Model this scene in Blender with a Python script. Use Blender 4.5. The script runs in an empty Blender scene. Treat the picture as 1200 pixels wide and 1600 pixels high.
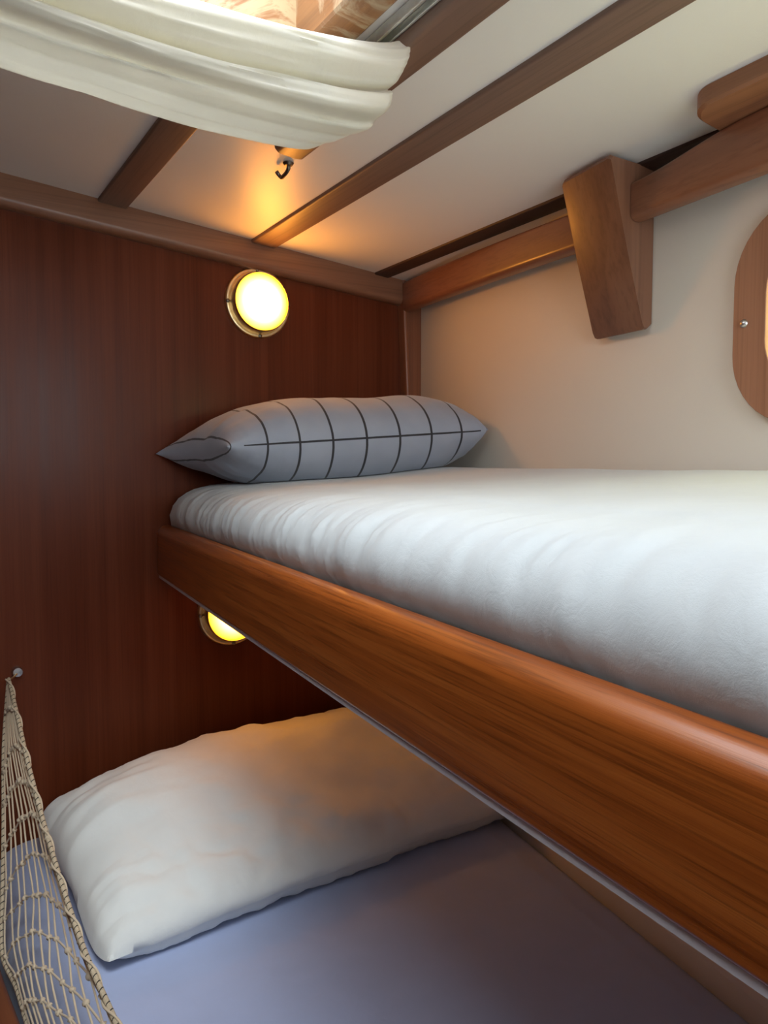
import bpy, bmesh, math, random
from mathutils import Vector, Matrix, noise
from mathutils.bvhtree import BVHTree
from mathutils.geometry import tessellate_polygon

random.seed(7)
SC = bpy.context.scene
COL = SC.collection
R = math.radians

# ------------------------------------------------------------------ camera
cam_d = bpy.data.cameras.new('camera')
cam_d.sensor_fit = 'VERTICAL'
cam_d.sensor_height = 24.0
cam_d.sensor_width = 18.0
cam_d.lens = 18.0
cam_d.clip_start = 0.01
cam = bpy.data.objects.new('camera', cam_d)
COL.objects.link(cam)
cam.location = (0, 0, 0)
cam.rotation_euler = (R(90 - 3.72), 0, R(-32.7))
SC.camera = cam

# ------------------------------------------------------------------ sky, daylight openings, exposure
world = bpy.data.worlds.new('world')
SC.world = world
world.use_nodes = True
bg = world.node_tree.nodes['Background']
bg.inputs['Color'].default_value = (0.86, 0.93, 1.0, 1)
bg.inputs['Strength'].default_value = 6.0


def portal(name, loc, rot, sx, sy):
    l = bpy.data.lights.new(name, 'AREA')
    l.shape = 'RECTANGLE'
    l.size = sx
    l.size_y = sy
    l.cycles.is_portal = True
    o = bpy.data.objects.new(name, l)
    COL.objects.link(o)
    o.location = loc
    o.rotation_euler = rot
    return o


HX0, HX1, HY0, HY1 = -0.20, 0.39, 0.20, 0.785        # hatch opening
DX0, DX1, DZ0, DZ1 = -0.05, 0.72, -0.03, 0.42         # unseen opening over the upper bunk's foot, added for fill daylight
portal('fill_opening_portal', ((DX0 + DX1) / 2, -0.57, (DZ0 + DZ1) / 2), (R(90), 0, 0), DX1 - DX0, DZ1 - DZ0)
portal('hatch_portal', ((HX0 + HX1) / 2, (HY0 + HY1) / 2, 0.60), (0, 0, 0), HX1 - HX0, HY1 - HY0)

sun_d = bpy.data.lights.new('hazy_sun', 'SUN')       # sun behind thin haze, over the aft quarter
sun_d.energy = 2.2
sun_d.angle = R(34)
sun_d.color = (0.93, 0.97, 1.0)
sun = bpy.data.objects.new('hazy_sun', sun_d)
COL.objects.link(sun)
sun.rotation_euler = Vector((0.07, 0.66, -1.1)).to_track_quat('-Z', 'Y').to_euler()

SC.view_settings.view_transform = 'Standard'
SC.view_settings.look = 'None'
SC.view_settings.gamma = 1.0
SC.view_settings.use_curve_mapping = False
SC.view_settings.exposure = 0.13

# ------------------------------------------------------------------ material helpers


class NT:
    def __init__(self, name):
        self.m = bpy.data.materials.new(name)
        self.m.use_nodes = True
        self.t = self.m.node_tree
        self.b = self.t.nodes['Principled BSDF']
        self.out = self.t.nodes['Material Output']

    def n(self, kind, **kw):
        nd = self.t.nodes.new(kind)
        for k, v in kw.items():
            if k in nd.inputs.keys():
                s = nd.inputs[k]
                if hasattr(v, 'is_output'):
                    self.t.links.new(v, s)
                else:
                    s.default_value = v
            else:
                setattr(nd, k, v)
        return nd

    def l(self, a, b):
        self.t.links.new(a, b)

    def math(self, op, a, b=None, clamp=False):
        nd = self.t.nodes.new('ShaderNodeMath')
        nd.operation = op
        nd.use_clamp = clamp
        for i, v in enumerate((a, b)):
            if v is None:
                continue
            if hasattr(v, 'is_output'):
                self.l(v, nd.inputs[i])
            else:
                nd.inputs[i].default_value = v
        return nd.outputs[0]

    def coords(self, scale=(1, 1, 1), rot=(0, 0, 0), kind='Object', loc=(0, 0, 0)):
        tc = self.n('ShaderNodeTexCoord')
        mp = self.n('ShaderNodeMapping')
        mp.inputs['Scale'].default_value = scale
        mp.inputs['Rotation'].default_value = rot
        mp.inputs['Location'].default_value = loc
        self.l(tc.outputs[kind], mp.inputs['Vector'])
        return mp.outputs[0]

    def noise(self, vec, scale, detail=4, rough=0.55, dist=0.0):
        nd = self.n('ShaderNodeTexNoise')
        self.l(vec, nd.inputs['Vector'])
        nd.inputs['Scale'].default_value = scale
        nd.inputs['Detail'].default_value = detail
        nd.inputs['Roughness'].default_value = rough
        nd.inputs['Distortion'].default_value = dist
        return nd.outputs['Fac']

    def ramp(self, fac, stops):
        nd = self.n('ShaderNodeValToRGB')
        self.l(fac, nd.inputs['Fac'])
        e = nd.color_ramp.elements
        while len(e) < len(stops):
            e.new(0.5)
        for i, (p, c) in enumerate(stops):
            e[i].position = p
            e[i].color = (c[0], c[1], c[2], 1)
        return nd.outputs['Color']

    def mix(self, fac, a, b, blend='MIX'):
        nd = self.n('ShaderNodeMix')
        nd.data_type = 'RGBA'
        nd.blend_type = blend
        for s, v in ((nd.inputs[0], fac), (nd.inputs[6], a), (nd.inputs[7], b)):
            if hasattr(v, 'is_output'):
                self.l(v, s)
            elif isinstance(v, (int, float)):
                s.default_value = v
            else:
                s.default_value = (v[0], v[1], v[2], 1)
        return nd.outputs[2]

    def bump(self, h, strength, dist=0.001, chain=None):
        nd = self.n('ShaderNodeBump')
        nd.inputs['Strength'].default_value = strength
        nd.inputs['Distance'].default_value = dist
        self.l(h, nd.inputs['Height'])
        if chain is not None:
            self.l(chain, nd.inputs['Normal'])
        return nd.outputs[0]

    def set(self, **kw):
        for k, v in kw.items():
            k = k.replace('_', ' ')
            s = self.b.inputs[k]
            if hasattr(v, 'is_output'):
                self.l(v, s)
            elif isinstance(v, (tuple, list)) and len(v) == 3 and s.type == 'RGBA':
                s.default_value = (v[0], v[1], v[2], 1)
            else:
                s.default_value = v
        return self


def wood(name, dark, mid, light, axis='Y', rough=0.35, coat=0.25, fine=1.0, wear=None, rot=(0, 0, 0), bump=0.2, pore=0.35, along=0.45, dist=0.15, kind='Object', spec=0.5):
    t = NT(name)
    across, along = 26.0 * fine, along * fine
    sc = [across] * 3
    sc['XYZ'.index(axis)] = along
    v = t.coords(tuple(sc), rot, kind)
    big = t.noise(v, 1.0, 5, 0.6, dist)
    sc2 = [170.0 * fine] * 3
    sc2['XYZ'.index(axis)] = 3.0 * fine
    v2 = t.coords(tuple(sc2), rot, kind)
    pores = t.noise(v2, 1.0, 3, 0.7)
    c = t.ramp(big, [(0.28, dark), (0.5, mid), (0.74, light)])
    pc = t.ramp(pores, [(0.34, (0.45, 0.42, 0.4)), (0.52, (1, 1, 1))])
    c = t.mix(pore, c, pc, 'MULTIPLY')
    if wear is not None:
        v3 = t.coords((7, 7, 7))
        w = t.noise(v3, 1.6, 6, 0.7, 1.2)
        f = t.ramp(w, [(0.47, (0, 0, 0)), (0.56, (1, 1, 1))])
        c = t.mix(f, c, wear)
    nb = t.bump(pores, bump, 0.0006)
    rg = t.ramp(big, [(0.3, (rough * 0.85,) * 3), (0.7, (rough * 1.2,) * 3)])
    t.set(Base_Color=c, Roughness=rg, Coat_Weight=coat, Coat_Roughness=0.18, Normal=nb)
    t.b.inputs['Specular IOR Level'].default_value = spec
    return t.m


def paint(name, col, rough=0.5, tex=420.0, amt=0.12):
    t = NT(name)
    v = t.coords((1, 1, 1))
    f = t.noise(v, 3.0, 3, 0.5)
    c = t.ramp(f, [(0.3, tuple(x * 0.965 for x in col)), (0.7, col)])
    g = t.noise(v, tex, 2, 0.6)
    t.set(Base_Color=c, Roughness=rough, Normal=t.bump(g, amt, 0.0008))
    return t.m


def cloth(name, col, rough=0.9, weave=1500.0, bump=0.12, wr=0.0, wscale=30.0, trans=0.0):
    t = NT(name)
    v = t.coords((1, 1, 1))
    g = t.noise(v, weave, 2, 0.6)
    soft = t.noise(v, 14.0, 4, 0.6, 0.5)
    c = t.ramp(soft, [(0.3, tuple(x * 0.95 for x in col)), (0.7, col)])
    nb = t.bump(g, bump, 0.0004)
    if wr:
        w = t.noise(v, wscale, 4, 0.55, 0.8)
        nb = t.bump(w, wr, 0.004, nb)
    t.set(Base_Color=c, Roughness=rough, Normal=nb, Sheen_Weight=0.25, Sheen_Roughness=0.5)
    t.b.inputs['Specular IOR Level'].default_value = 0.15
    if trans:
        tr = t.n('ShaderNodeBsdfTranslucent')
        t.l(c, tr.inputs['Color'])
        ms = t.n('ShaderNodeMixShader')
        ms.inputs[0].default_value = trans
        t.l(t.b.outputs[0], ms.inputs[1])
        t.l(tr.outputs[0], ms.inputs[2])
        t.l(ms.outputs[0], t.out.inputs['Surface'])
    return t.m


def metal(name, col, rough=0.3, amt=0.3):
    t = NT(name)
    v = t.coords((1, 1, 1))
    f = t.noise(v, 60.0, 4, 0.6)
    c = t.ramp(f, [(0.3, tuple(x * 0.88 for x in col)), (0.65, col)])
    rg = t.ramp(f, [(0.3, (rough * 1.4,) * 3), (0.7, (rough * 0.8,) * 3)])
    t.set(Base_Color=c, Metallic=1.0, Roughness=rg)
    return t.m


M = {}
M['bulkhead'] = wood('bulkhead_mahogany', (0.094, 0.021, 0.0075), (0.128, 0.030, 0.011), (0.158, 0.041, 0.016), 'Z', 0.36, 0.06, 1.5, bump=0.2, pore=0.25, spec=0.14)
M['trimwood'] = wood('trim_mahogany', (0.20, 0.088, 0.046), (0.255, 0.115, 0.062), (0.30, 0.142, 0.08), 'X', 0.36, 0.2, 1.0)
M['post'] = wood('post_mahogany', (0.20, 0.072, 0.034), (0.27, 0.10, 0.048), (0.33, 0.135, 0.064), 'Z', 0.36, 0.2, 1.0)
M['batten'] = wood('batten_teak', (0.185, 0.110, 0.080), (0.215, 0.132, 0.097), (0.25, 0.158, 0.118), 'Y', 0.5, 0.05, 1.0)
M['darktrim'] = wood('dark_edge_strip', (0.045, 0.022, 0.015), (0.06, 0.03, 0.02), (0.08, 0.04, 0.027), 'Y', 0.55, 0.0, 1.0)
M['rail'] = wood('rail_teak', (0.18, 0.038, 0.006), (0.33, 0.082, 0.012), (0.46, 0.138, 0.024), 'Y', 0.30, 0.18, 2.3, pore=0.75, along=0.35, kind='UV')
M['lowrail'] = wood('lower_rail_mahogany', (0.12, 0.035, 0.015), (0.18, 0.055, 0.022), (0.23, 0.075, 0.03), 'Y', 0.35, 0.2)
M['board'] = wood('shelf_board_teak', (0.20, 0.080, 0.042), (0.265, 0.110, 0.058), (0.32, 0.142, 0.078), 'Y', 0.38, 0.2, 0.8)
M['knee'] = wood('knee_teak', (0.15, 0.062, 0.034), (0.225, 0.10, 0.055), (0.27, 0.128, 0.072), 'Z', 0.42, 0.1, 0.7)
M['frame'] = wood('window_frame_teak', (0.30, 0.13, 0.07), (0.38, 0.18, 0.10), (0.45, 0.23, 0.135), 'Z', 0.5, 0.05, 1.0)
M['coaming'] = wood('hatch_teak', (0.22, 0.09, 0.03), (0.31, 0.14, 0.05), (0.38, 0.19, 0.08), 'X', 0.45, 0.15, 0.7, wear=(0.46, 0.33, 0.18))
M['coamingy'] = wood('hatch_teak_side', (0.22, 0.09, 0.03), (0.31, 0.14, 0.05), (0.38, 0.19, 0.08), 'Y', 0.45, 0.15, 0.7, wear=(0.42, 0.30, 0.18))
M['white'] = paint('ceiling_vinyl', (0.88, 0.865, 0.83), 0.42, 520.0, 0.22)
M['hull'] = paint('hull_vinyl', (0.82, 0.77, 0.67), 0.5, 480.0, 0.15)
M['ply'] = paint('white_painted_ply', (0.66, 0.64, 0.68), 0.5, 300.0, 0.05)
M['floor'] = wood('cabin_sole', (0.14, 0.06, 0.03), (0.22, 0.1, 0.05), (0.28, 0.13, 0.07), 'Y', 0.4, 0.2)
M['sheet'] = cloth('white_sheet', (0.595, 0.63, 0.635), 0.9, 1300.0, 0.3, 0.16, 55.0)
M['bluesheet'] = cloth('blue_sheet', (0.41, 0.485, 0.70), 0.9, 1300.0, 0.2, 0.12, 40.0)
M['whitepil'] = cloth('white_pillowcase', (0.80, 0.83, 0.80), 0.9, 1300.0, 0.2, 0.22, 30.0)
M['curtain'] = cloth('cream_shade_cloth', (0.90, 0.885, 0.81), 0.9, 1100.0, 0.2, 0.32, 34.0, 0.5)
M['brass'] = metal('aged_brass', (0.86, 0.68, 0.40), 0.34)
M['steel'] = metal('steel', (0.62, 0.60, 0.57), 0.3)
M['darksteel'] = metal('dark_steel', (0.22, 0.19, 0.16), 0.35)
M['alu'] = metal('aluminium_track', (0.72, 0.73, 0.70), 0.4)
M['twine'] = cloth('net_twine', (0.62, 0.51, 0.36), 0.8, 900.0, 0.4)


def mat_cord():
    t = NT('braided_cord_with_dark_tracer')
    uv = t.n('ShaderNodeTexCoord').outputs['UV']
    sep = t.n('ShaderNodeSeparateXYZ')
    t.l(uv, sep.inputs[0])
    # dark tracer ticks spiralling round the cord
    ph = t.math('ADD', t.math('MULTIPLY', sep.outputs[1], 95.0), t.math('MULTIPLY', sep.outputs[0], 1.0))
    fr = t.math('FRACT', ph)
    d = t.math('LESS_THAN', fr, 0.16)
    f = t.noise(t.coords((1, 1, 1)), 700.0, 2)
    base = t.ramp(f, [(0.3, (0.44, 0.36, 0.24)), (0.7, (0.60, 0.50, 0.35))])
    t.set(Base_Color=t.mix(d, base, (0.03, 0.025, 0.02)), Roughness=0.85, Normal=t.bump(f, 0.4, 0.0005))
    return t.m


def mat_stripes():
    """blue-grey cotton with a thin dark grid (uv in metres over the pillow)"""
    t = NT('blue_grey_grid_cotton')
    tc = t.n('ShaderNodeTexCoord')
    sep = t.n('ShaderNodeSeparateXYZ')
    t.l(tc.outputs['UV'], sep.inputs[0])
    u, v = sep.outputs[0], sep.outputs[1]
    x = t.math('FRACT', t.math('ADD', t.math('DIVIDE', t.math('ADD', u, 0.199), 0.0665), 10.5))
    lu = t.math('LESS_THAN', t.math('ABSOLUTE', t.math('SUBTRACT', x, 0.5)), 0.034)
    inner = t.math('LESS_THAN', t.math('ABSOLUTE', u), 0.262)
    lu = t.math('MULTIPLY', lu, inner)
    le = t.math('LESS_THAN', t.math('ABSOLUTE', t.math('SUBTRACT', t.math('ABSOLUTE', u), 0.279)), 0.0014)
    lv = t.math('LESS_THAN', t.math('ABSOLUTE', t.math('SUBTRACT', t.math('ABSOLUTE', v), 0.1352)), 0.00050)
    lv = t.math('MULTIPLY', lv, t.math('LESS_THAN', t.math('ABSOLUTE', u), 0.25))
    line = t.math('MAXIMUM', t.math('MAXIMUM', lu, lv), le)
    o = t.coords((1, 1, 1))
    soft = t.noise(o, 16.0, 3)
    base = t.ramp(soft, [(0.3, (0.34, 0.38, 0.46)), (0.7, (0.38, 0.42, 0.50))])
    c = t.mix(line, base, (0.045, 0.045, 0.05))
    g = t.noise(o, 1400.0, 2)
    w = t.noise(o, 36.0, 4, 0.55, 0.8)
    nb = t.bump(w, 0.14, 0.004, t.bump(g, 0.2, 0.0004))
    t.set(Base_Color=c, Roughness=0.9, Normal=nb, Sheen_Weight=0.25)
    t.b.inputs['Specular IOR Level'].default_value = 0.15
    return t.m


def mat_lamp(name, strength):
    """lit dome: brightest over the bulb, yellower towards the rim (object space, y is the lamp's axis)"""
    t = NT(name)
    tc = t.n('ShaderNodeTexCoord')
    sep = t.n('ShaderNodeSeparateXYZ')
    t.l(tc.outputs['Object'], sep.inputs[0])
    r2 = t.math('ADD', t.math('POWER', sep.outputs[0], 2.0), t.math('POWER', sep.outputs[2], 2.0))
    r = t.math('DIVIDE', t.math('SQRT', r2), 0.0552)
    c = t.ramp(r, [(0.0, (1.0, 0.335, 0.055)), (0.7, (1.0, 0.335, 0.045)), (0.88, (1.0, 0.50, 0.03)), (1.0, (1.0, 0.55, 0.02))])
    s = t.ramp(r, [(0.0, (1, 1, 1)), (0.5, (0.62,) * 3), (0.8, (0.22,) * 3), (0.93, (0.10,) * 3), (1.0, (0.035,) * 3)])
    st = t.math('MULTIPLY', s, strength)
    t.set(Base_Color=(0.8, 0.6, 0.25), Roughness=0.25, Emission_Color=c, Emission_Strength=st)
    return t.m


def mat_pane():
    t = NT('frosted_pane')
    tr = t.n('ShaderNodeBsdfTranslucent')
    tr.inputs['Color'].default_value = (0.9, 0.84, 0.62, 1)
    gl = t.n('ShaderNodeBsdfGlossy')
    gl.inputs['Roughness'].default_value = 0.15
    f = t.noise(t.coords((1, 1, 1)), 8.0, 2)
    t.l(t.ramp(f, [(0.2, (0.95, 0.90, 0.58)), (0.8, (0.98, 0.95, 0.68))]), tr.inputs['Color'])
    ms = t.n('ShaderNodeMixShader')
    ms.inputs[0].default_value = 0.05
    t.l(tr.outputs[0], ms.inputs[1])
    t.l(gl.outputs[0], ms.inputs[2])
    cl = t.n('ShaderNodeBsdfTransparent')
    cl.inputs['Color'].default_value = (0.85, 0.79, 0.50, 1)
    m2 = t.n('ShaderNodeMixShader')
    m2.inputs[0].default_value = 0.45
    t.l(ms.outputs[0], m2.inputs[1])
    t.l(cl.outputs[0], m2.inputs[2])
    t.l(m2.outputs[0], t.out.inputs['Surface'])
    return t.m


M['cord'] = mat_cord()
M['grid'] = mat_stripes()
M['lamp_a'] = mat_lamp('lit_dome_upper', 66.0)
M['lamp_b'] = mat_lamp('lit_dome_lower', 40.0)
M['pane'] = mat_pane()

# ------------------------------------------------------------------ object helpers


def tag(o, label=None, cat=None, group=None, kind=None):
    if label:
        o['label'] = label
    if cat:
        o['category'] = cat
    if group:
        o['group'] = group
    if kind:
        o['kind'] = kind
    return o


def thing(name, loc, label, cat, group=None, kind=None):
    o = bpy.data.objects.new(name, None)
    COL.objects.link(o)
    o.empty_display_size = 0.05
    o.location = loc
    return tag(o, label, cat, group, kind)


def wloc(o):
    p = Vector(o.location)
    while o.parent:
        o = o.parent
        p += Vector(o.location)
    return p


def obj(name, verts, faces, mat, parent=None, smooth=True, angle=38, uvs=None, origin=None):
    """verts in world space; ONE mesh object, origin at its base centre (or the one given)"""
    verts = [Vector(v) for v in verts]
    if origin is None:
        lo = [min(v[i] for v in verts) for i in range(3)]
        hi = [max(v[i] for v in verts) for i in range(3)]
        origin = Vector(((lo[0] + hi[0]) / 2, (lo[1] + hi[1]) / 2, lo[2]))
    origin = Vector(origin)
    me = bpy.data.meshes.new(name)
    me.from_pydata([v - origin for v in verts], [], faces)
    bm = bmesh.new()
    bm.from_mesh(me)
    bmesh.ops.recalc_face_normals(bm, faces=bm.faces)
    bm.to_mesh(me)
    bm.free()
    if uvs is not None:
        lay = me.uv_layers.new(name='UVMap')
        for lp in me.loops:
            lay.data[lp.index].uv = uvs[lp.vertex_index]
    if smooth:
        me.shade_smooth()
        me.set_sharp_from_angle(angle=R(angle))
    me.materials.append(mat)
    o = bpy.data.objects.new(name, me)
    COL.objects.link(o)
    if parent is not None:
        o.parent = parent
        o.location = origin - wloc(parent)
    else:
        o.location = origin
    return o


def rrect(x0, x1, y0, y1, rad, n=5):
    """rounded rectangle outline; rad = one radius or four (x1y1, x0y1, x0y0, x1y0)"""
    if not isinstance(rad, (tuple, list)):
        rad = (rad,) * 4
    pts = []
    for (cx, cy, sx, sy, a0), r in zip(((x1, y1, -1, -1, 0), (x0, y1, 1, -1, 90), (x0, y0, 1, 1, 180), (x1, y0, -1, 1, 270)), rad):
        if r <= 0:
            pts.append((cx, cy))
            continue
        for k in range(n + 1):
            a = R(a0 + 90 * k / n)
            pts.append((cx + sx * r + r * math.cos(a), cy + sy * r + r * math.sin(a)))
    return pts


def loft(rings, close_ends=True, cyclic=True):
    verts, faces = [], []
    n = len(rings[0])
    for r in rings:
        verts += [Vector(p) for p in r]
    for i in range(len(rings) - 1):
        for j in range(n if cyclic else n - 1):
            k = (j + 1) % n
            faces.append((i * n + j, i * n + k, (i + 1) * n + k, (i + 1) * n + j))
    if close_ends and cyclic:
        faces.append(tuple(range(n))[::-1])
        faces.append(tuple((len(rings) - 1) * n + j for j in range(n)))
    return verts, faces


def prism(prof, p0, p1, A, B, ends=0.0):
    """profile (a,b) swept from p0 to p1, with softened ends"""
    p0, p1, A, B = Vector(p0), Vector(p1), Vector(A), Vector(B)
    ca = sum(p[0] for p in prof) / len(prof)
    cb = sum(p[1] for p in prof) / len(prof)

    def ring(p, s):
        return [p + A * (ca + (a - ca) * s) + B * (cb + (b - cb) * s) for a, b in prof]
    d = (p1 - p0).normalized()
    if ends:
        w = max(max(abs(a - ca) for a, b in prof), max(abs(b - cb) for a, b in prof))
        s = max(0.3, 1 - ends / w)
        rings = [ring(p0, s), ring(p0 + d * ends, 1), ring(p1 - d * ends, 1), ring(p1, s)]
    else:
        rings = [ring(p0, 1), ring(p1, 1)]
    return loft(rings)


def slab(outer, holes, f, thick):
    """flat slab with holes: outline in 2D, f maps (a,b,depth) to world"""
    loops = [outer] + holes
    tris = tessellate_polygon([[Vector((a, b, 0)) for a, b in lp] for lp in loops])
    flat = [p for lp in loops for p in lp]
    n = len(flat)
    verts = [f(a, b, 0) for a, b in flat] + [f(a, b, thick) for a, b in flat]
    faces = [tuple(t) for t in tris] + [tuple(i + n for i in t)[::-1] for t in tris]
    s = 0
    for lp in loops:
        m = len(lp)
        for i in range(m):
            j = (i + 1) % m
            faces.append((s + i, s + j, s + j + n, s + i + n))
        s += m
    return verts, faces


def lathe(prof, seg, centre, axis='-Y'):
    """profile (radius, height along axis) turned round the axis"""
    c = Vector(centre)
    verts, faces = [], []
    for r, h in prof:
        for k in range(seg):
            a = 2 * math.pi * k / seg
            verts.append(c + Vector((r * math.cos(a), -h, r * math.sin(a))))
    n = len(prof)
    for i in range(n - 1):
        for k in range(seg):
            j = (k + 1) % seg
            faces.append((i * seg + k, i * seg + j, (i + 1) * seg + j, (i + 1) * seg + k))
    return verts, faces


def catmull(pts, n):
    """n points evenly spread along a Catmull-Rom curve through pts"""
    P = [Vector(p) for p in pts]
    P = [P[0] * 2 - P[1]] + P + [P[-1] * 2 - P[-2]]
    fine = []
    for i in range(1, len(P) - 2):
        for k in range(16):
            t = k / 16
            a, b, c, d = P[i - 1], P[i], P[i + 1], P[i + 2]
            fine.append(0.5 * ((2 * b) + (c - a) * t + (2 * a - 5 * b + 4 * c - d) * t * t + (3 * b - a - 3 * c + d) * t ** 3))
    fine.append(P[-2])
    ln = [0.0]
    for i in range(1, len(fine)):
        ln.append(ln[-1] + (fine[i] - fine[i - 1]).length)
    out, j = [], 0
    for k in range(n):
        s = ln[-1] * k / (n - 1)
        while j < len(ln) - 2 and ln[j + 1] < s:
            j += 1
        w = (s - ln[j]) / max(1e-9, ln[j + 1] - ln[j])
        out.append(fine[j].lerp(fine[j + 1], min(1, w)))
    return out


def tube(path, rad, seg=6, uv=False):
    path = [Vector(p) for p in path]
    rings, uvs, s = [], [], 0.0
    up = Vector((0.3, 0.1, 1)).normalized()
    for i, p in enumerate(path):
        d = (path[min(i + 1, len(path) - 1)] - path[max(i - 1, 0)]).normalized()
        a = d.cross(up)
        if a.length < 1e-4:
            a = d.cross(Vector((1, 0, 0)))
        a.normalize()
        b = a.cross(d)
        if i:
            s += (path[i] - path[i - 1]).length
        rr = rad[i] if isinstance(rad, list) else rad
        rings.append([p + (a * math.cos(2 * math.pi * k / seg) + b * math.sin(2 * math.pi * k / seg)) * rr for k in range(seg)])
        uvs += [(k / seg, s) for k in range(seg)]
    v, f = loft(rings)
    return (v, f, uvs) if uv else (v, f)


# ------------------------------------------------------------------ the cabin's planes
YB = 1.45                                             # bulkhead face


def zc(x, y):                                         # cambered ceiling
    xx = x if x > 0 else x * 0.35
    return 0.490 - 0.093 * xx + 0.014 * (YB - y)


def xh(y):                                            # hull lining
    return 1.02 - 0.13 * (YB - y)


def xl_hull(y):                                       # the lining leans in towards the lower bunk
    return xh(y) - 0.032 - 0.045 * (0.912 - y)


def xr(y):                                            # outer face of the upper bunk's rail
    return 0.42 - 0.10 * (YB - y)


ST = 'structure'
YN = -0.55                                            # inner face of the wall behind

# walls
v, f = slab([(-0.9, -1.3), (1.16, -1.3), (1.16, 0.66), (-0.9, 0.66)], [], lambda a, b, d: Vector((a, YB + d, b)), 0.03)
tag(obj('wall_front', v, f, M['bulkhead'], smooth=False), 'dark varnished mahogany bulkhead carrying both round lamps', 'wall', kind=ST)

WY0, WY1, WZ0, WZ1 = 0.16, 0.583, 0.045, 0.305        # window frame, outer
hole = rrect(WY0 + 0.046, WY1 - 0.046, WZ0 + 0.046, WZ1 - 0.046, 0.055, 8)
v, f = slab([(YN - 0.03, -1.3), (YB, -1.3), (YB, 0.66), (YN - 0.03, 0.66)], [hole], lambda a, b, d: Vector((xh(a) + d, a, b)), 0.03)
tag(obj('wall_right', v, f, M['hull'], smooth=False), 'cream hull lining along the outboard side of the bunks', 'wall', kind=ST)

rings = []
for y in (YN + 0.001, YB - 0.001):
    rings.append([Vector((x, y, z)) for x, z in ((xh(y) - 0.001, -0.2215), (xh(y) - 0.012, -0.2215), (xl_hull(y), -0.640), (xl_hull(y) - 0.004, -0.8195), (xh(y) - 0.001, -0.8195))])
v, f = loft(rings)
tag(obj('trim_7', v, f, M['hull'], smooth=False), 'cream hull lining leaning in behind the lower bunk', 'lining panel', kind=ST)

v, f = slab([(YN - 0.03, -1.3), (YB, -1.3), (YB, 0.66), (YN - 0.03, 0.66)], [], lambda a, b, d: Vector((-0.87 - d, a, b)), 0.03)
tag(obj('wall_left', v, f, M['bulkhead'], smooth=False), 'dark wooden lining on the far side of the aisle', 'wall', kind=ST)
v, f = slab([(-0.9, -1.3), (xh(YN), -1.3), (xh(YN), 0.66), (-0.9, 0.66)], [rrect(DX0, DX1, DZ0, DZ1, 0.03)], lambda a, b, d: Vector((a, YN - d, b)), 0.03)
tag(obj('wall_back', v, f, M['white'], smooth=False), 'white bulkhead with an added fill-light opening at the foot of the bunks', 'wall', kind=ST)
v, f = slab([(-0.9, YN - 0.03), (1.1, YN - 0.03), (1.16, YB), (-0.9, YB)], [], lambda a, b, d: Vector((a, b, -1.27 - d)), 0.03)
tag(obj('floor', v, f, M['floor'], smooth=False), 'brown cabin sole below the bunks', 'floor', kind=ST)

# ceiling: strips that follow the camber, with the hatch hole left open
ceil = thing('ceiling', (0.3, 0.7, 0.47), 'off-white vinyl ceiling panels between brown battens', 'ceiling', kind=ST)


def ceil_panel(x0, x1, y0, y1):
    v, f = slab([(x0, y0), (x1, y0), (x1, y1), (x0, y1)], [], lambda a, b, d: Vector((a, b, zc(a, b) + d)), 0.012)
    obj('panel', v, f, M['white'], ceil, smooth=False)


G = 0.021                                             # panels stop under the hatch flange
ceil_panel(-0.9, HX0 - G, YN, YB)
ceil_panel(HX0 - G, 0.0, YN, HY0 - G)
ceil_panel(0.0, HX1 + G, YN, HY0 - G)
ceil_panel(HX0 - G, 0.0, HY1 + G, YB)
ceil_panel(0.0, 0.3505, HY1 + G, YB)
ceil_panel(0.3505, HX1 + G, HY1 + G, YB)
ceil_panel(HX1 + G, 0.64, YN, YB)
ceil_panel(0.64, 1.02, YN, YB)


# ceiling battens
def batten(name, x0, x1, y0, y1, h, mat, label, rad=0.003, ends=0.0):
    zz = (zc((x0 + x1) / 2, y0), zc((x0 + x1) / 2, y1))
    xm = (x0 + x1) / 2
    prof = rrect(x0 - xm, x1 - xm, -h, 0.002, (0, 0, rad, rad), 3)
    v, f = prism(prof, (xm, y0, zz[0]), (xm, y1, zz[1]), Vector((1, 0, -0.093)).normalized(), (0, 0, 1), ends)
    return tag(obj(name, v, f, mat), label, 'trim', kind=ST)


batten('trim_1', 0.322, 0.372, HY1 + 0.045, YB, 0.006, M['batten'], 'short brown ceiling batten between the hatch and the dark bulkhead')
batten('trim_2', 0.609, 0.660, YN, YB, 0.006, M['batten'], 'long brown ceiling batten meeting the bulkhead just right of the upper lamp')
t3 = batten('trim_3', 0.466, 0.513, YN, 1.015, 0.020, M['batten'], 'thick brown ceiling batten carrying the shade track, ending near the hook', 0.008, 0.006)
batten('trim_4', 0.893, 0.930, YN, YB - 0.02, 0.004, M['darktrim'], 'dark brown edge strip where the ceiling meets the hull side')

# bulkhead top trim, slanting with the camber
prof = rrect(-0.022, 0.0, -0.052, 0.006, (0.0, 0.003, 0.014, 0.0), 6)
v, f = prism(prof, (-0.87, YB, zc(-0.0, YB) + 0.02), (0.0, YB, zc(0, YB)), (0, 1, 0), (0, 0, 1))
v2, f2 = prism(prof, (0.0, YB, zc(0, YB)), (1.02, YB, zc(1.02, YB)), (0, 1, 0), (0, 0, 1))
f2 = [tuple(i + len(v) for i in q) for q in f2]
tag(obj('trim_5', v + v2, f + f2, M['trimwood']), 'brown rounded moulding along the top of the dark bulkhead', 'trim', kind=ST)

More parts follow.
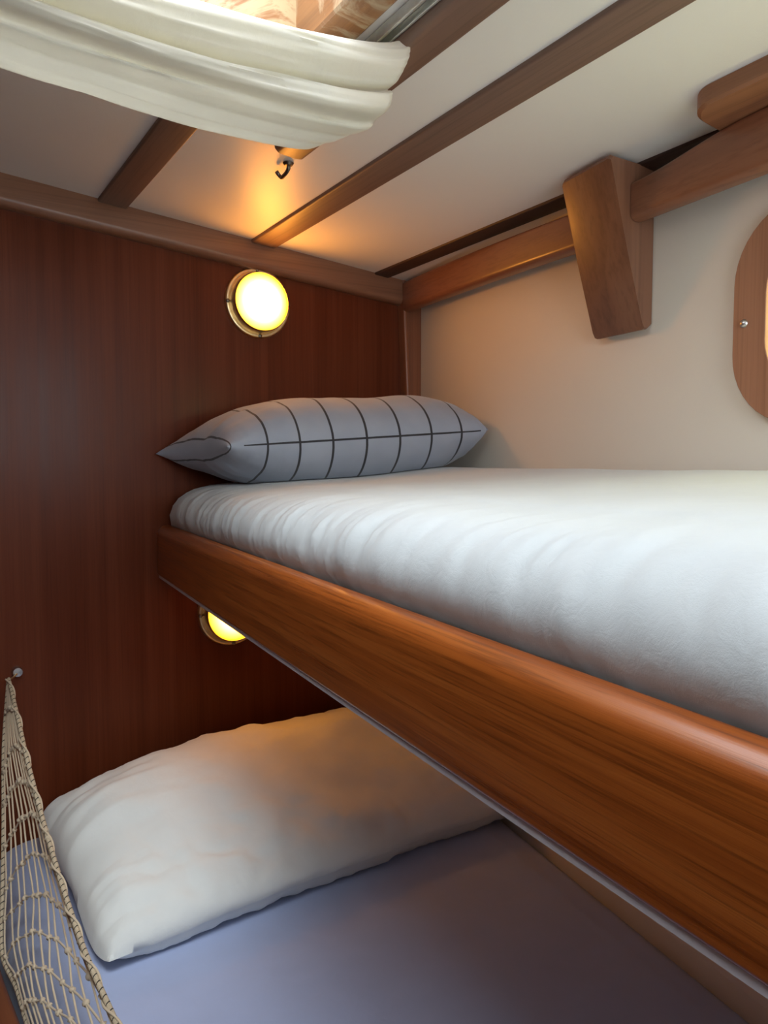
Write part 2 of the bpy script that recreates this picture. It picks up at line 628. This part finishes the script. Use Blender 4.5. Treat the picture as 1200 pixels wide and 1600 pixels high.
# corner post on the bulkhead (two strips, slightly leaning)
post = thing('trim_6', (1.0, YB, -0.2), 'narrow upright brown corner post between bulkhead and cream hull lining', 'trim', kind=ST)
v, f = prism(rrect(-0.038, 0.012, -0.020, 0.0, (0, 0, 0.003, 0.003), 3), (1.038, YB, -0.2), (1.008, YB, 0.40), (1, 0, 0), (0, 1, 0))
obj('post_board', v, f, M['post'], post)
v, f = prism(rrect(-0.006, 0.006, -0.024, 0.0, (0, 0, 0.004, 0.004), 3), (1.000, YB, -0.2), (0.970, YB, 0.40), (1, 0, 0), (0, 1, 0))
obj('bead', v, f, M['post'], post)

# ------------------------------------------------------------------ hatch: four coaming sides, inner faces rising to the sky
hatch = thing('deck_hatch', ((HX0 + HX1) / 2, (HY0 + HY1) / 2, 0.44), 'worn varnished teak hatch coaming above the cream shade', 'hatch')
TOPZ = 0.575


def side(name, a, b, inward, mat, flange=0.042):
    """one coaming side with a flange below the ceiling; a,b on the inner edge"""
    a, b, n = Vector(a), Vector(b), Vector(inward)
    d = (b - a).normalized()
    rings = []
    for p, s in ((a, -1), (b, 1)):
        rr = []
        for off, z in ((0.0, TOPZ), (0.0, None), (0.003, -0.001), (flange - 0.003, -0.001), (flange, None), (flange, 0.004), (0.02, 0.004), (0.02, TOPZ)):
            q = p - n * off + d * s * off
            if z is None:
                zz = zc(q.x, q.y) - 0.012
            elif z == TOPZ:
                zz = TOPZ
            else:
                zz = zc(q.x, q.y) + (z - 0.013 if z < 0 else z)
            rr.append(Vector((q.x, q.y, zz)))
        rings.append(rr)
    v, f = loft(rings)
    return obj(name, v, f, mat, hatch, smooth=False)


side('coaming', (HX0, HY1, 0), (HX1, HY1, 0), (0, -1, 0), M['coaming'])
side('coaming', (HX1, HY1, 0), (HX1, HY0, 0), (-1, 0, 0), M['coamingy'])
side('coaming', (HX1, HY0, 0), (HX0, HY0, 0), (0, 1, 0), M['coaming'])
side('coaming', (HX0, HY0, 0), (HX0, HY1, 0), (1, 0, 0), M['coamingy'])

# ------------------------------------------------------------------ window in the hull
win = thing('window_1', (xh(0.37), 0.37, WZ0), 'rounded wooden window frame on the cream hull lining at the right edge', 'window', kind=ST)
outer = rrect(WY0, WY1, WZ0, WZ1, 0.088, 10)
v, f = slab(outer, [rrect(WY0 + 0.046, WY1 - 0.046, WZ0 + 0.046, WZ1 - 0.046, 0.055, 10)], lambda a, b, d: Vector((xh(a) - 0.015 + d, a, b)), 0.0155)
fr = obj('window_frame', v, f, M['frame'], win, angle=30)
bv = fr.modifiers.new('bevel', 'BEVEL')
bv.width = 0.003
bv.segments = 2
bv.limit_method = 'ANGLE'
bv.angle_limit = R(50)
v, f = slab(rrect(WY0 + 0.0465, WY1 - 0.0465, WZ0 + 0.0465, WZ1 - 0.0465, 0.0548, 8), [], lambda a, b, d: Vector((xh(a) - 0.003 + d, a, b)), 0.0025)
obj('pane', v, f, M['pane'], win, smooth=False)
for (sy, sz) in ((0.567, 0.170), (0.37, 0.287), (0.37, 0.063), (0.176, 0.170)):
    v, f = lathe([(0.0001, 0.0035), (0.0025, 0.003), (0.0045, 0.002), (0.0055, 0.0)], 14, (0, 0, 0))
    q = Matrix.Rotation(R(-90), 3, 'Z')
    v = [q @ p + Vector((xh(sy) - 0.0152, sy, sz)) for p in v]
    obj('screw', v, f, M['steel'], win)

# ------------------------------------------------------------------ hanging knee and shelf boards on the hull
yk0, yk1 = 0.732, 0.835
knee = None
zt0 = 0.401
prof_k = []                                           # profile in (inboard offset from hull, z)


def knee_ring(y):
    h = xh(y)
    zt = zc(h - 0.09, y) - 0.006
    pts = [(0.0, zt), (0.0, 0.196), (0.008, 0.190), (0.016, 0.189), (0.021, 0.196), (0.058, 0.298), (0.094, zt - 0.006), (0.090, zt)]
    return [Vector((h - o, y, z)) for o, z in pts]


rings = []
for y, s in ((yk0, 0.96), (yk0 + 0.004, 1), (yk1 - 0.004, 1), (yk1, 0.96)):
    rg = knee_ring(y)
    c = sum(rg, Vector()) / len(rg)
    rings.append([Vector((c.x + (p.x - c.x) * s, p.y, c.z + (p.z - c.z) * (1 - (1 - s) * 0.5))) for p in rg])
v, f = loft(rings)
knee = tag(obj('hanging_knee', v, f, M['knee'], angle=25), 'tapered wedge-shaped teak knee hanging below the ceiling against the hull', 'bracket')


def shelf_board(name, y0, y1, zb, zt, label, thick=0.022, off=0.052, n=14, endr=0.0, rise=None):
    rings = []
    for i in range(n + 1):
        w = i / n
        y = y0 + (y1 - y0) * w
        b = zb[0] + (zb[1] - zb[0]) * w - zb[2] * 4 * w * (1 - w)
        t = zt[0] + (zt[1] - zt[0]) * w + zt[2] * 4 * w * (1 - w)
        if callable(rise):
            t += rise(y)
        x = xh(y) - off
        s = 0.0
        if endr and i in (0, n):
            s = endr
        rings.append([Vector((x + a, y, z)) for a, z in rrect(0, thick, b + s, t - s, (0.003, 0.006, 0.010, 0.003), 4)])
    v, f = loft(rings)
    return tag(obj(name, v, f, M['board']), label, 'board')


shelf_board('shelf_board', yk1 + 0.001, YB - 0.024, (0.323, 0.332, -0.002), (0.380, 0.396, 0.004),
            'reddish brown board under the ceiling between the corner post and the hanging knee')
shelf_board('shelf_board', YN + 0.001, yk0 - 0.001, (0.330, 0.334, 0.0), (0.386, 0.386, 0.0),
            'brown board under the ceiling running right from the hanging knee above the window', n=60,
            rise=lambda y: 0.0165 * (lambda q: q * q * (3 - 2 * q))(min(1, max(0, (0.731 - y) / 0.19))))

# rounded pad under the ceiling, overlapping the right-hand board
outl = rrect(0.797, 0.925, -0.2, 0.590, (0.0, 0.034, 0.02, 0.0), 8)
outl = [(a + (0.012 * (b - 0.59) if a < 0.85 else 0), b) for a, b in outl]
outl = [(min(a, xh(b) - 0.031), b) for a, b in outl]
rings = []
for s, dz in ((0.0, 0.0), (0.0, 0.018), (0.003, 0.021)):
    rings.append([Vector((a + (s if a < 0.85 else 0), b - (s if b > 0.3 else -s), zc(a, b) - 0.0005 - dz)) for a, b in outl])
v, f = loft(rings)
M['pad'] = wood('pad_teak', (0.22, 0.09, 0.042), (0.32, 0.14, 0.068), (0.38, 0.18, 0.09), 'Y', 0.42, 0.1, 0.9)
tag(obj('ceiling_pad', v, f, M['pad'], angle=30), 'flat round-cornered wooden pad on the ceiling at the top right', 'wood pad')

# ------------------------------------------------------------------ wall lamps


def wall_lamp(x, z, lens_mat, label):
    t = thing('wall_lamp', (x, YB, z), label, 'lamp', 'round brass bulkhead lamps')
    c = (x, YB, z)
    v, f = lathe([(0.0690, 0.0), (0.0692, 0.004), (0.0680, 0.0075), (0.0655, 0.009), (0.0625, 0.0085), (0.0605, 0.0075), (0.0592, 0.010), (0.0582, 0.021), (0.0572, 0.0255), (0.0560, 0.0268), (0.0550, 0.0255), (0.0548, 0.012)], 72, c)
    obj('bezel', v, f, M['brass'], t, angle=60, origin=c)
    dome = [(0.0552 * math.cos(R(a)), 0.0215 + 0.008 * math.sin(R(a))) for a in range(0, 90, 9)] + [(0.0002, 0.0295)]
    v, f = lathe(dome, 64, c)
    obj('lens', v, f, lens_mat, t, angle=80, origin=c)
    for k in range(4):
        a = R(90 * k + 2)
        sc_ = (x + 0.0648 * math.cos(a), YB - 0.0085, z + 0.0648 * math.sin(a))
        v, f = lathe([(0.0040, -0.001), (0.0040, 0.0012), (0.0028, 0.0024), (0.0001, 0.0028)], 12, sc_)
        obj('screw', v, f, M['darksteel'], t)
    return t


wall_lamp(0.629, 0.316, M['lamp_a'], 'round brass lamp with glowing dome, high on the bulkhead above the grid pillow')
wall_lamp(0.565, -0.297, M['lamp_b'], 'round brass lamp half hidden behind the upper bunk rail, above the lower pillow')

# ------------------------------------------------------------------ upper bunk
ub = thing('upper_bunk', (0.6, 0.3, -0.226), 'upper bunk with a wide varnished teak leeboard', 'bunk')
yk = (YN + 0.002, YB - 0.001)
prof = rrect(0.0, 0.028, -0.214, -0.119, (0.008, 0.020, 0.004, 0.002), 8)
rings = []
for i in range(41):
    y = yk[0] + (yk[1] - yk[0]) * i / 40
    rings.append([Vector((xr(y) + a, y, z)) for a, z in prof])
v, f = loft(rings)
per = [0.0]
for a, b in zip(prof, prof[1:]):
    per.append(per[-1] + math.hypot(b[0] - a[0], b[1] - a[1]))
uv = [(per[k], p.y) for rg in rings for k, p in enumerate(rg)]
obj('leeboard', v, f, M['rail'], ub, uvs=uv)
rings = []
for i in range(2):
    y = yk[i]
    rings.append([Vector((x, y, z)) for x, z in ((xr(y) + 0.003, -0.2142), (xh(y) - 0.001, -0.2142), (xh(y) - 0.001, -0.2195), (xr(y) + 0.003, -0.2195))])
v, f = loft(rings)
tag(obj('base_panel', v, f, M['ply'], ub, smooth=False), 'pale painted base panel edge under the leeboard')


def fbm(p, octs=3):
    return noise.fractal(Vector(p), 1.0, 2.0, octs)


def mattress(name, front, hull, prof, y0, y1, nx, ny, mat, label, amp, front_wr, dense=1.0):
    """cross-section prof: (side, offset, z): side 0 measured from the front line, 1 from the hull; swept along y"""
    base = catmull([(s + 0.0, o, z) for s, o, z in prof], nx)
    rings = []
    for i in range(ny + 1):
        w = i / ny
        y = y0 + (y1 - y0) * (1 - (1 - w) ** dense)
        endk = 0.0
        d1 = y1 - y
        if d1 < 0.05:
            endk = (1 - d1 / 0.05) ** 2
        ring = []
        for j, p in enumerate(base):
            s = min(1, max(0, p[0]))
            xf, xb = front(y) + p[1], hull(y) + p[1]
            x = xf * (1 - s) + xb * s
            z = p[2]
            # soft unevenness, plus pulls of the sheet over the front edge
            ff = max(0.0, 1 - abs((x - front(y)) - 0.03) / 0.14)
            n1 = fbm((x * 5, y * 4, 0.3), 3) * amp
            rid = fbm((y * 26 + x * 5, x * 3.0, z * 4), 3) * front_wr * ff * 0.9
            fine = fbm((y * 60 + z * 26, x * 7, z * 8), 2) * front_wr * 0.38 * ff
            cr = abs(noise.noise(Vector((y * 48 + 2.0 * math.sin(z * 30) + x * 14, x * 5, z * 5))))
            fine -= max(0.0, 0.18 - cr) * front_wr * 5.5 * ff * (0.35 + 0.65 * max(0, noise.noise(Vector((y * 5, x * 4, 9.1)))+0.4))
            lift = n1 + (rid + fine) * 0.8
            if s < 0.5 and p[1] < 0.05:
                x -= (rid + fine) * 0.9
            if p[2] > prof[0][2] + 0.05 and s < 0.97:
                z += lift
            z -= endk * 0.016 * (1 if z > -0.1 or name != 'x' else 0)
            x += endk * 0.010 * (1 - s)
            ring.append(Vector((x, y, z)))
        rings.append(ring)
    v, f = loft(rings)
    return tag(obj(name, v, f, mat, angle=80), label, 'mattress')


def uf(y):                                            # front line of the upper mattress wanders along the rail
    g = 0.008 * min(1, max(0, (1.05 - y) / 0.3)) + 0.007 * noise.noise(Vector((y * 7.0, 3.3, 0))) * min(1, max(0, (1.2 - y) / 0.3))
    return xr(y) + g


UP = [(0, 0.060, -0.2135), (0, 0.036, -0.195), (0, 0.0335, -0.150), (0, 0.028, -0.124), (0, 0.017, -0.108), (0, 0.018, -0.086), (0, 0.030, -0.066),
      (0, 0.052, -0.052), (0, 0.085, -0.044), (0, 0.15, -0.036), (0.4, 0.12, -0.025), (0.75, 0.03, -0.015), (1, -0.05, -0.011), (1, -0.012, -0.022), (1, -0.006, -0.06), (1, -0.006, -0.18), (1, -0.03, -0.2135)]
upper_mattress = mattress('upper_mattress', uf, xh, UP, YN + 0.006, YB - 0.006, 96, 420, M['sheet'],
         'mattress in a white fitted sheet on the upper bunk behind the leeboard', 0.003, 0.0045, 1.7)

# ------------------------------------------------------------------ lower bunk
lb = thing('lower_bunk', (0.5, 0.3, -1.0), 'lower bunk with a dark wooden rail under the netting', 'bunk')


def xl(y):                                            # outer face of the lower rail
    return 0.070 + 0.075 * (1.15 - y) * (1 if y < 1.15 else 0.2)


rings = []
for i in range(31):
    y = yk[0] + (yk[1] - yk[0]) * i / 30
    yy = max(y, 0.55)
    rings.append([Vector((xl(yy) + a, y, z)) for a, z in rrect(0.0, 0.034, -0.82, -0.700, (0.008, 0.012, 0.004, 0.004), 5)])
v, f = loft(rings)
obj('rail', v, f, M['lowrail'], lb)
rings = []
for i in range(2):
    y = yk[i]
    xx = xl(max(y, 0.55))
    rings.append([Vector((x, y, z)) for x, z in ((xx + 0.006, -0.8205), (xh(y) - 0.001, -0.8205), (xh(y) - 0.001, -0.838), (xx + 0.006, -0.838))])
v, f = loft(rings)
obj('base_panel', v, f, M['ply'], lb, smooth=False)
rings = []
for y in (yk[0], yk[1]):
    xx = xl(max(y, 0.55))
    rings.append([Vector((x, y, z)) for x, z in ((xx + 0.010, -0.8385), (xx + 0.028, -0.8385), (xx + 0.028, -1.27), (xx + 0.010, -1.27))])
v, f = loft(rings)
obj('front_panel', v, f, M['lowrail'], lb, smooth=False)


def lf(y):
    return xl(max(y, 0.55)) + 0.036


LP = [(0, 0.055, -0.8195), (0, 0.020, -0.805), (0, 0.008, -0.77), (0, 0.010, -0.725), (0, 0.018, -0.690), (0, 0.034, -0.666), (0, 0.062, -0.654), (0, 0.11, -0.650),
      (0.4, 0.10, -0.650), (0.75, 0.03, -0.650), (1, -0.06, -0.652), (1, -0.014, -0.662), (1, -0.006, -0.70), (1, -0.006, -0.80), (1, -0.03, -0.8195)]
lower_mattress = mattress('lower_mattress', lf, xl_hull, LP, YN + 0.006, YB - 0.006, 84, 260, M['bluesheet'],
         'mattress in a lavender blue sheet on the lower bunk', 0.003, 0.0025, 1.3)

# ------------------------------------------------------------------ pillows


def settle(p, side_, bvh):
    # soft contact with the hull lining, the bulkhead and the sheet below
    lim = (xh(p.y) if p.z > -0.3 else xl_hull(p.y)) - 0.006
    if p.x > lim - 0.05:
        p.x = lim - 0.05 * math.exp(-(p.x - lim + 0.05) / 0.05)
    lim = YB - (0.03 if p.z > 0.30 else 0.005)
    if p.y > lim - 0.03:
        p.y = lim - 0.03 * math.exp(-(p.y - lim + 0.03) / 0.03)
    hit = bvh.ray_cast(Vector((p.x, p.y, p.z + 0.3)), Vector((0, 0, -1)))[0]
    if hit is not None and p.z < hit.z + 0.0015:
        p.z = hit.z + 0.0015
    return p


def tree_of(o):
    me = o.data
    return BVHTree.FromPolygons([v.co + o.location for v in me.vertices], [tuple(q.vertices) for q in me.polygons])


def pillow(name, bed, L, W, Ht, Hb, centre, rotz, tiltx, tilty, mat, label, px=0.10, py=0.05, au=3.0, av=2.4, q=0.55, wr=0.004, seed=0.0, nu=96, nv=60, shape=None):
    verts, uvs, idx = [], [], {}
    bvh = tree_of(bed)
    rot = Matrix.Rotation(rotz, 3, 'Z') @ Matrix.Rotation(tilty, 3, 'Y') @ Matrix.Rotation(tiltx, 3, 'X')

    def cosr(k, n):                                   # denser towards the seams
        t = -1 + 2 * k / n
        return math.sin(t * math.pi / 2) * 0.55 + t * 0.45
    faces = []
    for side_ in (1, -1):
        for i in range(nu + 1):
            for j in range(nv + 1):
                edge = i in (0, nu) or j in (0, nv)
                if side_ == -1 and edge:
                    idx[(side_, i, j)] = idx[(1, i, j)]
                    continue
                u, w = cosr(i, nu), cosr(j, nv)
                x = L / 2 * u * (1 - px * (1 - w * w) * u * u)
                y = W / 2 * w * (1 - py * (1 - u * u) * w * w)
                hu = max(0.0, 1 - abs(u) ** (au if u < 0 else au + 1.2))
                hv = max(0.0, 1 - abs(w) ** av)
                h = (hu ** q) * (hv ** 0.55)
                z = side_ * h * (Ht if side_ > 0 else Hb)
                nz = fbm((x * 7 + seed, y * 7, side_ * 3 + seed), 3) * wr * 1.3
                # creases radiating from the ends and the seams
                cr = fbm((x * 6 + seed, y * 34 + seed, side_), 3) * wr * abs(u) ** 2
                cs = fbm((x * 38 + seed, y * 8, side_ + seed), 3) * wr * abs(w) ** 3 * 0.8
                z += side_ * (nz + cr + cs) * min(1, h * 2.5)
                p = Vector((x, y, z))
                if shape:
                    p = shape(p, u, w, side_)
                idx[(side_, i, j)] = len(verts)
                verts.append(settle(rot @ p + Vector(centre), side_, bvh))
                uvs.append((L / 2 * u, W / 2 * w))
        for i in range(nu):
            for j in range(nv):
                faces.append(tuple(idx[(side_, a, b)] for a, b in ((i, j), (i + 1, j), (i + 1, j + 1), (i, j + 1))))
    return tag(obj(name, verts, faces, mat, angle=120, uvs=uvs), label, 'pillow')


def skew(p, u, w, s):
    # the left end is pushed askew, its far corner sticking out towards the aisle
    p = p.copy()
    p.x -= 0.26 * p.y * max(0.0, -u) ** 2
    p.x += 0.06 * p.y * max(0.0, u) ** 2
    return p


pillow('pillow', upper_mattress, 0.575, 0.270, 0.083, 0.080, (0.722, 1.288, 0.040), R(-6.0), R(-1.0), R(-4.0), M['grid'],
       'blue-grey pillow with a thin dark grid on the upper mattress', 0.05, 0.04, 3.4, 2.2, 0.6, 0.004, 3.1, shape=skew)


def lean(p, u, w, s):
    # back edge pushed up against the bulkhead, front belly resting on the sheet
    p = p.copy()
    lo = max(0.0, -u) ** 3
    p.z += (0.030 if s > 0 else 0.020) * w * (1 - 1.5 * lo * (1 if w > 0 else 0)) - 0.012 * lo
    if s > 0:
        p.z -= 0.030 * max(0, 1 - w * w) * max(0.0, 0.25 - w)
    c = max(0.0, -u) ** 6 * abs(w) ** 6
    p.x += 0.016 * c
    p.y += 0.011 * c * (1 if w < 0 else -1)
    # slack creases gathered towards the low front edge
    g = max(0.0, -w) * max(0.0, 1 - abs(u + 0.35) / 0.75)
    p.z -= 0.010 * g * max(0.0, 0.22 - abs(noise.noise(Vector((p.x * 15 + p.y * 9, p.y * 16 - p.x * 4, 4.4))))) / 0.22 * (1 - w ** 8)
    if s < 0:
        p.z = max(p.z, -0.066 + 0.01 * abs(w))
    return p


pillow('pillow', lower_mattress, 0.800, 0.430, 0.078, 0.085, (0.585, 1.197, -0.588), R(3.0), R(0.5), R(0.0), M['whitepil'],
       'plump white pillow on the lower bunk, lit orange by the lower lamp', 0.03, 0.05, 8.0, 2.8, 0.5, 0.008, 8.7, 120, 80, lean)

# ------------------------------------------------------------------ hatch shade: gathered cream cloth on two tracks


def shade():
    XA, XB = -0.27, 0.474
    # (y, t): t runs from the ceiling (-1) over the front lip (0) down to the lowest fold (1)
    prof = [(0.757, -1.0), (0.745, -0.62), (0.728, -0.28), (0.708, -0.04), (0.696, 0.08), (0.688, 0.26), (0.690, 0.42), (0.704, 0.52), (0.722, 0.535), (0.722, 0.56), (0.712, 0.63), (0.711, 0.74), (0.724, 0.83), (0.742, 0.845),
            (0.748, 0.86), (0.750, 0.92), (0.764, 0.95), (0.776, 0.93), (0.782, 0.96), (0.794, 0.99), (0.804, 0.95), (0.812, 0.985), (0.824, 0.96), (0.830, 0.7), (0.834, 0.35), (0.836, 0.05)]
    pr = catmull([(a, b * 0.11, 0) for a, b in prof], 170)
    rings = []
    nx = 130
    for i in range(nx + 1):
        w = i / nx
        x = XA + (XB - XA) * w
        k = max(0.0, 1 - ((x - 0.05) / 0.425) ** 2)
        ce = zc(x, 0.75)
        top = ce - 0.004 - 0.062 * k ** 0.62
        bot = ce - 0.088 - 0.038 * k ** 0.7
        ring = []
        endf = max(0.0, (w - 0.90) / 0.10)
        for j, p in enumerate(pr):
            t = p.y / 0.11
            n1 = fbm((x * 3.2, t * 2.2, 0.7), 2)
            y = p.x + 0.010 * n1 + 0.006 * k * math.sin(x * 4.5 + t * 3.0)
            y -= (0.0065 * fbm((x * 2.4 + t * 1.5, t * 8.0 + x * 2.0, 5.1), 3) + 0.002 * fbm((x * 9, t * 22.0, 1.1), 2)) * (1 - 0.4 * endf)
            if t < 0:
                z = top - t * (ce - 0.004 - top) * 0.5
            else:
                z = top + (bot - top) * t
            z += 0.007 * fbm((x * 3.5 + 3, t * 3.2, 2.2), 2) * (0.25 + 0.75 * k) * (1 if t > 0 else max(0, 1 + t))
            # the side hem: upper folds reach the track, lower ones hang back a little
            xx = x - endf * (0.018 * max(0, t - 0.5) ** 1.2 * 2 + 0.45 * max(0, p.x - 0.755)) + 0.003 * endf * math.sin(t * 9)
            y += 0.0018 * math.sin(x * 55 + t * 9) * endf * max(0, t)
            ring.append(Vector((xx, y, z)))
        rings.append(ring)
    v, f = loft(rings, cyclic=False)
    o = tag(obj('hatch_shade', v, f, M['curtain'], angle=100), 'cream cloth shade gathered in long folds below the hatch', 'shade')
    so = o.modifiers.new('thickness', 'SOLIDIFY')
    so.thickness = 0.0012
    return o


shade()

# shade tracks
for x0, lab in ((0.4575, 'thin metal shade track on the thick batten right of the hatch'), (-0.290, 'thin metal shade track on the ceiling left of the hatch')):
    tk = thing('shade_track', (x0, 0.3, 0.44), lab, 'track')
    ya, yb = YN + 0.08, 1.0
    for a0, a1, h in ((-0.0075, -0.0045, 0.012), (-0.0045, 0.0045, 0.004), (0.0045, 0.0075, 0.012)):
        v, f = prism(rrect(a0, a1, -h, 0.0, 0.0005, 2), (x0, ya, zc(x0, ya) - 0.0005), (x0, yb, zc(x0, yb) - 0.0005), (1, 0, 0), (0, 0, 1))
        obj('channel' if h < 0.01 else 'lip', v, f, M['alu'], tk)

# ceiling hook
hk = thing('ceiling_hook', (0.518, 1.09, 0.446), 'small dark metal hook screwed into the ceiling below the shade', 'hook')
zz = zc(0.518, 1.10)
v, f = lathe([(0.0001, 0.004), (0.006, 0.0035), (0.0085, 0.0)], 18, (0, 0, 0))
q = Matrix.Rotation(R(90), 3, 'X')
obj('plate', [q @ p + Vector((0.518, 1.072, zz)) for p in v], f, M['darksteel'], hk)
path = catmull([(0.518, 1.072, zz - 0.001), (0.5185, 1.073, zz - 0.007), (0.5185, 1.080, zz - 0.011), (0.518, 1.088, zz - 0.013), (0.518, 1.096, zz - 0.0135), (0.515, 1.100, zz - 0.009), (0.511, 1.099, zz - 0.005)], 24)
v, f = tube(path, 0.0030, 8)
obj('hook', v, f, M['darksteel'], hk)

# ------------------------------------------------------------------ lee net on the lower bunk
eye = Vector((0.156, 1.418, -0.366))
ey = thing('net_fitting', (0.172, YB, -0.372), 'small steel eye fitting on the bulkhead where the net is tied', 'fitting')
v, f = lathe([(0.0085, 0.0), (0.0085, 0.010), (0.0075, 0.0125), (0.0001, 0.013)], 20, (0.173, YB, -0.362))
obj('boss', v, f, M['steel'], ey)
path = [Vector((0.172, YB - 0.011, -0.364)), Vector((0.165, YB - 0.020, -0.367)), Vector((0.158, YB - 0.030, -0.368))]
v, f = tube(catmull(path, 8), 0.0016, 8)
obj('pin', v, f, M['brass'], ey)

net = thing('lee_net', (0.13, 1.1, -0.70), 'knotted beige lee net tied up to the bulkhead at the lower bunk', 'net')
# three guide curves: lower edge on the rail, the belly, the top cord
low = catmull([eye, (0.139, 1.355, -0.46), (0.128, 1.285, -0.555), (0.118, 1.232, -0.642), (0.108, 1.160, -0.686), (0.116, 1.076, -0.690), (0.118, 1.015, -0.692), (0.122, 0.92, -0.692), (0.128, 0.80, -0.692), (0.134, 0.66, -0.692)], 60)
mid = catmull([eye, (0.147, 1.322, -0.425), (0.147, 1.262, -0.473), (0.150, 1.209, -0.520), (0.150, 1.170, -0.563), (0.149, 1.121, -0.596), (0.141, 1.065, -0.617), (0.135, 1.009, -0.630), (0.133, 0.950, -0.640), (0.136, 0.83, -0.645), (0.142, 0.66, -0.65)], 60)
top = catmull([eye, (0.156, 1.300, -0.410), (0.157, 1.236, -0.443), (0.163, 1.143, -0.501), (0.165, 1.044, -0.531), (0.168, 0.957, -0.555), (0.170, 0.883, -0.566), (0.178, 0.793, -0.584), (0.185, 0.66, -0.60)], 60)


def at(c, s_):
    k = min(len(c) - 1.001, max(0, s_ * (len(c) - 1)))
    i = int(k)
    return c[i].lerp(c[i + 1], k - i)


def arc(a, b, c, t, m=0.42):
    """quadratic through a (t=0), b (t=m), c (t=1)"""
    return a * ((t - m) * (t - 1) / m) + b * (t * (t - 1) / (m * (m - 1))) + c * (t * (t - m) / (1 - m))


# where each cross row sits along the lower edge, the belly and the top cord
ROWS = [(0.064, 0.080, 0.116), (0.177, 0.172, 0.270), (0.228, 0.241, 0.358), (0.297, 0.307, 0.447), (0.363, 0.376, 0.563),
        (0.409, 0.447, 0.687), (0.472, 0.519, 0.803), (0.535, 0.587, 0.889), (0.599, 0.659, 0.960), (0.700, 0.760, 1.0)]


def row_pt(i, t):
    a, b, c = ROWS[i]
    return arc(at(low, a), at(mid, b), at(top, c), t)


NR, NC = len(ROWS), 12
for nm, t in (('bottom_cord', 0.0), ('top_cord', 1.0)):
    pts = [at(low if t == 0 else top, k / 119) for k in range(120)]
    v, f, uv = tube(pts, 0.0033, 10, True)
    obj(nm, v, f, M['cord'], net, uvs=uv, angle=80)
# whipping twine that laces the net to the top cord
pts = []
for k in range(420):
    s = k / 419
    c = at(top, s)
    wob = 0.0042
    a = s * 2 * math.pi * 10
    d = (at(top, min(1, s + 0.02)) - at(top, max(0, s - 0.02))).normalized()
    e1 = d.cross(Vector((0, 0, 1))).normalized()
    e2 = e1.cross(d)
    pts.append(c + (e1 * math.cos(a) + e2 * math.sin(a)) * wob)
v, f = tube(pts, 0.0014, 6)
obj('lacing', v, f, M['twine'], net, angle=80)


def knot(i, j):
    t = (j + 0.5 + 0.13 * math.sin(i * 1.9 + j * 2.7)) / NC
    p = row_pt(i, t)
    return p + Vector((0, 0.3, 1)) * 0.0016 * math.sin(i * 2.9 + j * 4.1)


# long strands
for j in range(NC):
    ctrl = [eye + Vector((0.0004 * (j - 6), 0, -0.002))] + [knot(i, j) for i in range(NR)]
    v, f = tube(catmull(ctrl, 90), 0.00135, 6)
    obj('strand', v, f, M['twine'], net, angle=80)
# cross rows and their knots
me_knot = None
for i in range(NR):
    row = [row_pt(i, 0.0)] + [knot(i, j) for j in range(NC)] + [row_pt(i, 1.0)]
    v, f = tube(catmull(row, 60), 0.0013, 6)
    obj('cross_strand', v, f, M['twine'], net, angle=80)
    for j in range(NC):
        p = knot(i, j)
        if me_knot is None:
            bm = bmesh.new()
            bmesh.ops.create_icosphere(bm, subdivisions=2, radius=1.0)
            for vv in bm.verts:
                c = vv.co
                vv.co = c * (1 + 0.22 * math.sin(5 * math.atan2(c.y, c.x) + 3 * c.z))
            me_knot = bpy.data.meshes.new('knot')
            bm.to_mesh(me_knot)
            bm.free()
            me_knot.shade_smooth()
            me_knot.materials.append(M['twine'])
        o = bpy.data.objects.new('knot', me_knot)
        COL.objects.link(o)
        o.parent = net
        o.location = p - net.location
        k = 0.0034 * (0.85 + 0.3 * random.random())
        o.scale = (k, k * 1.15, k * 1.2)
        o.rotation_euler = (random.random() * 3, random.random() * 3, random.random() * 3)
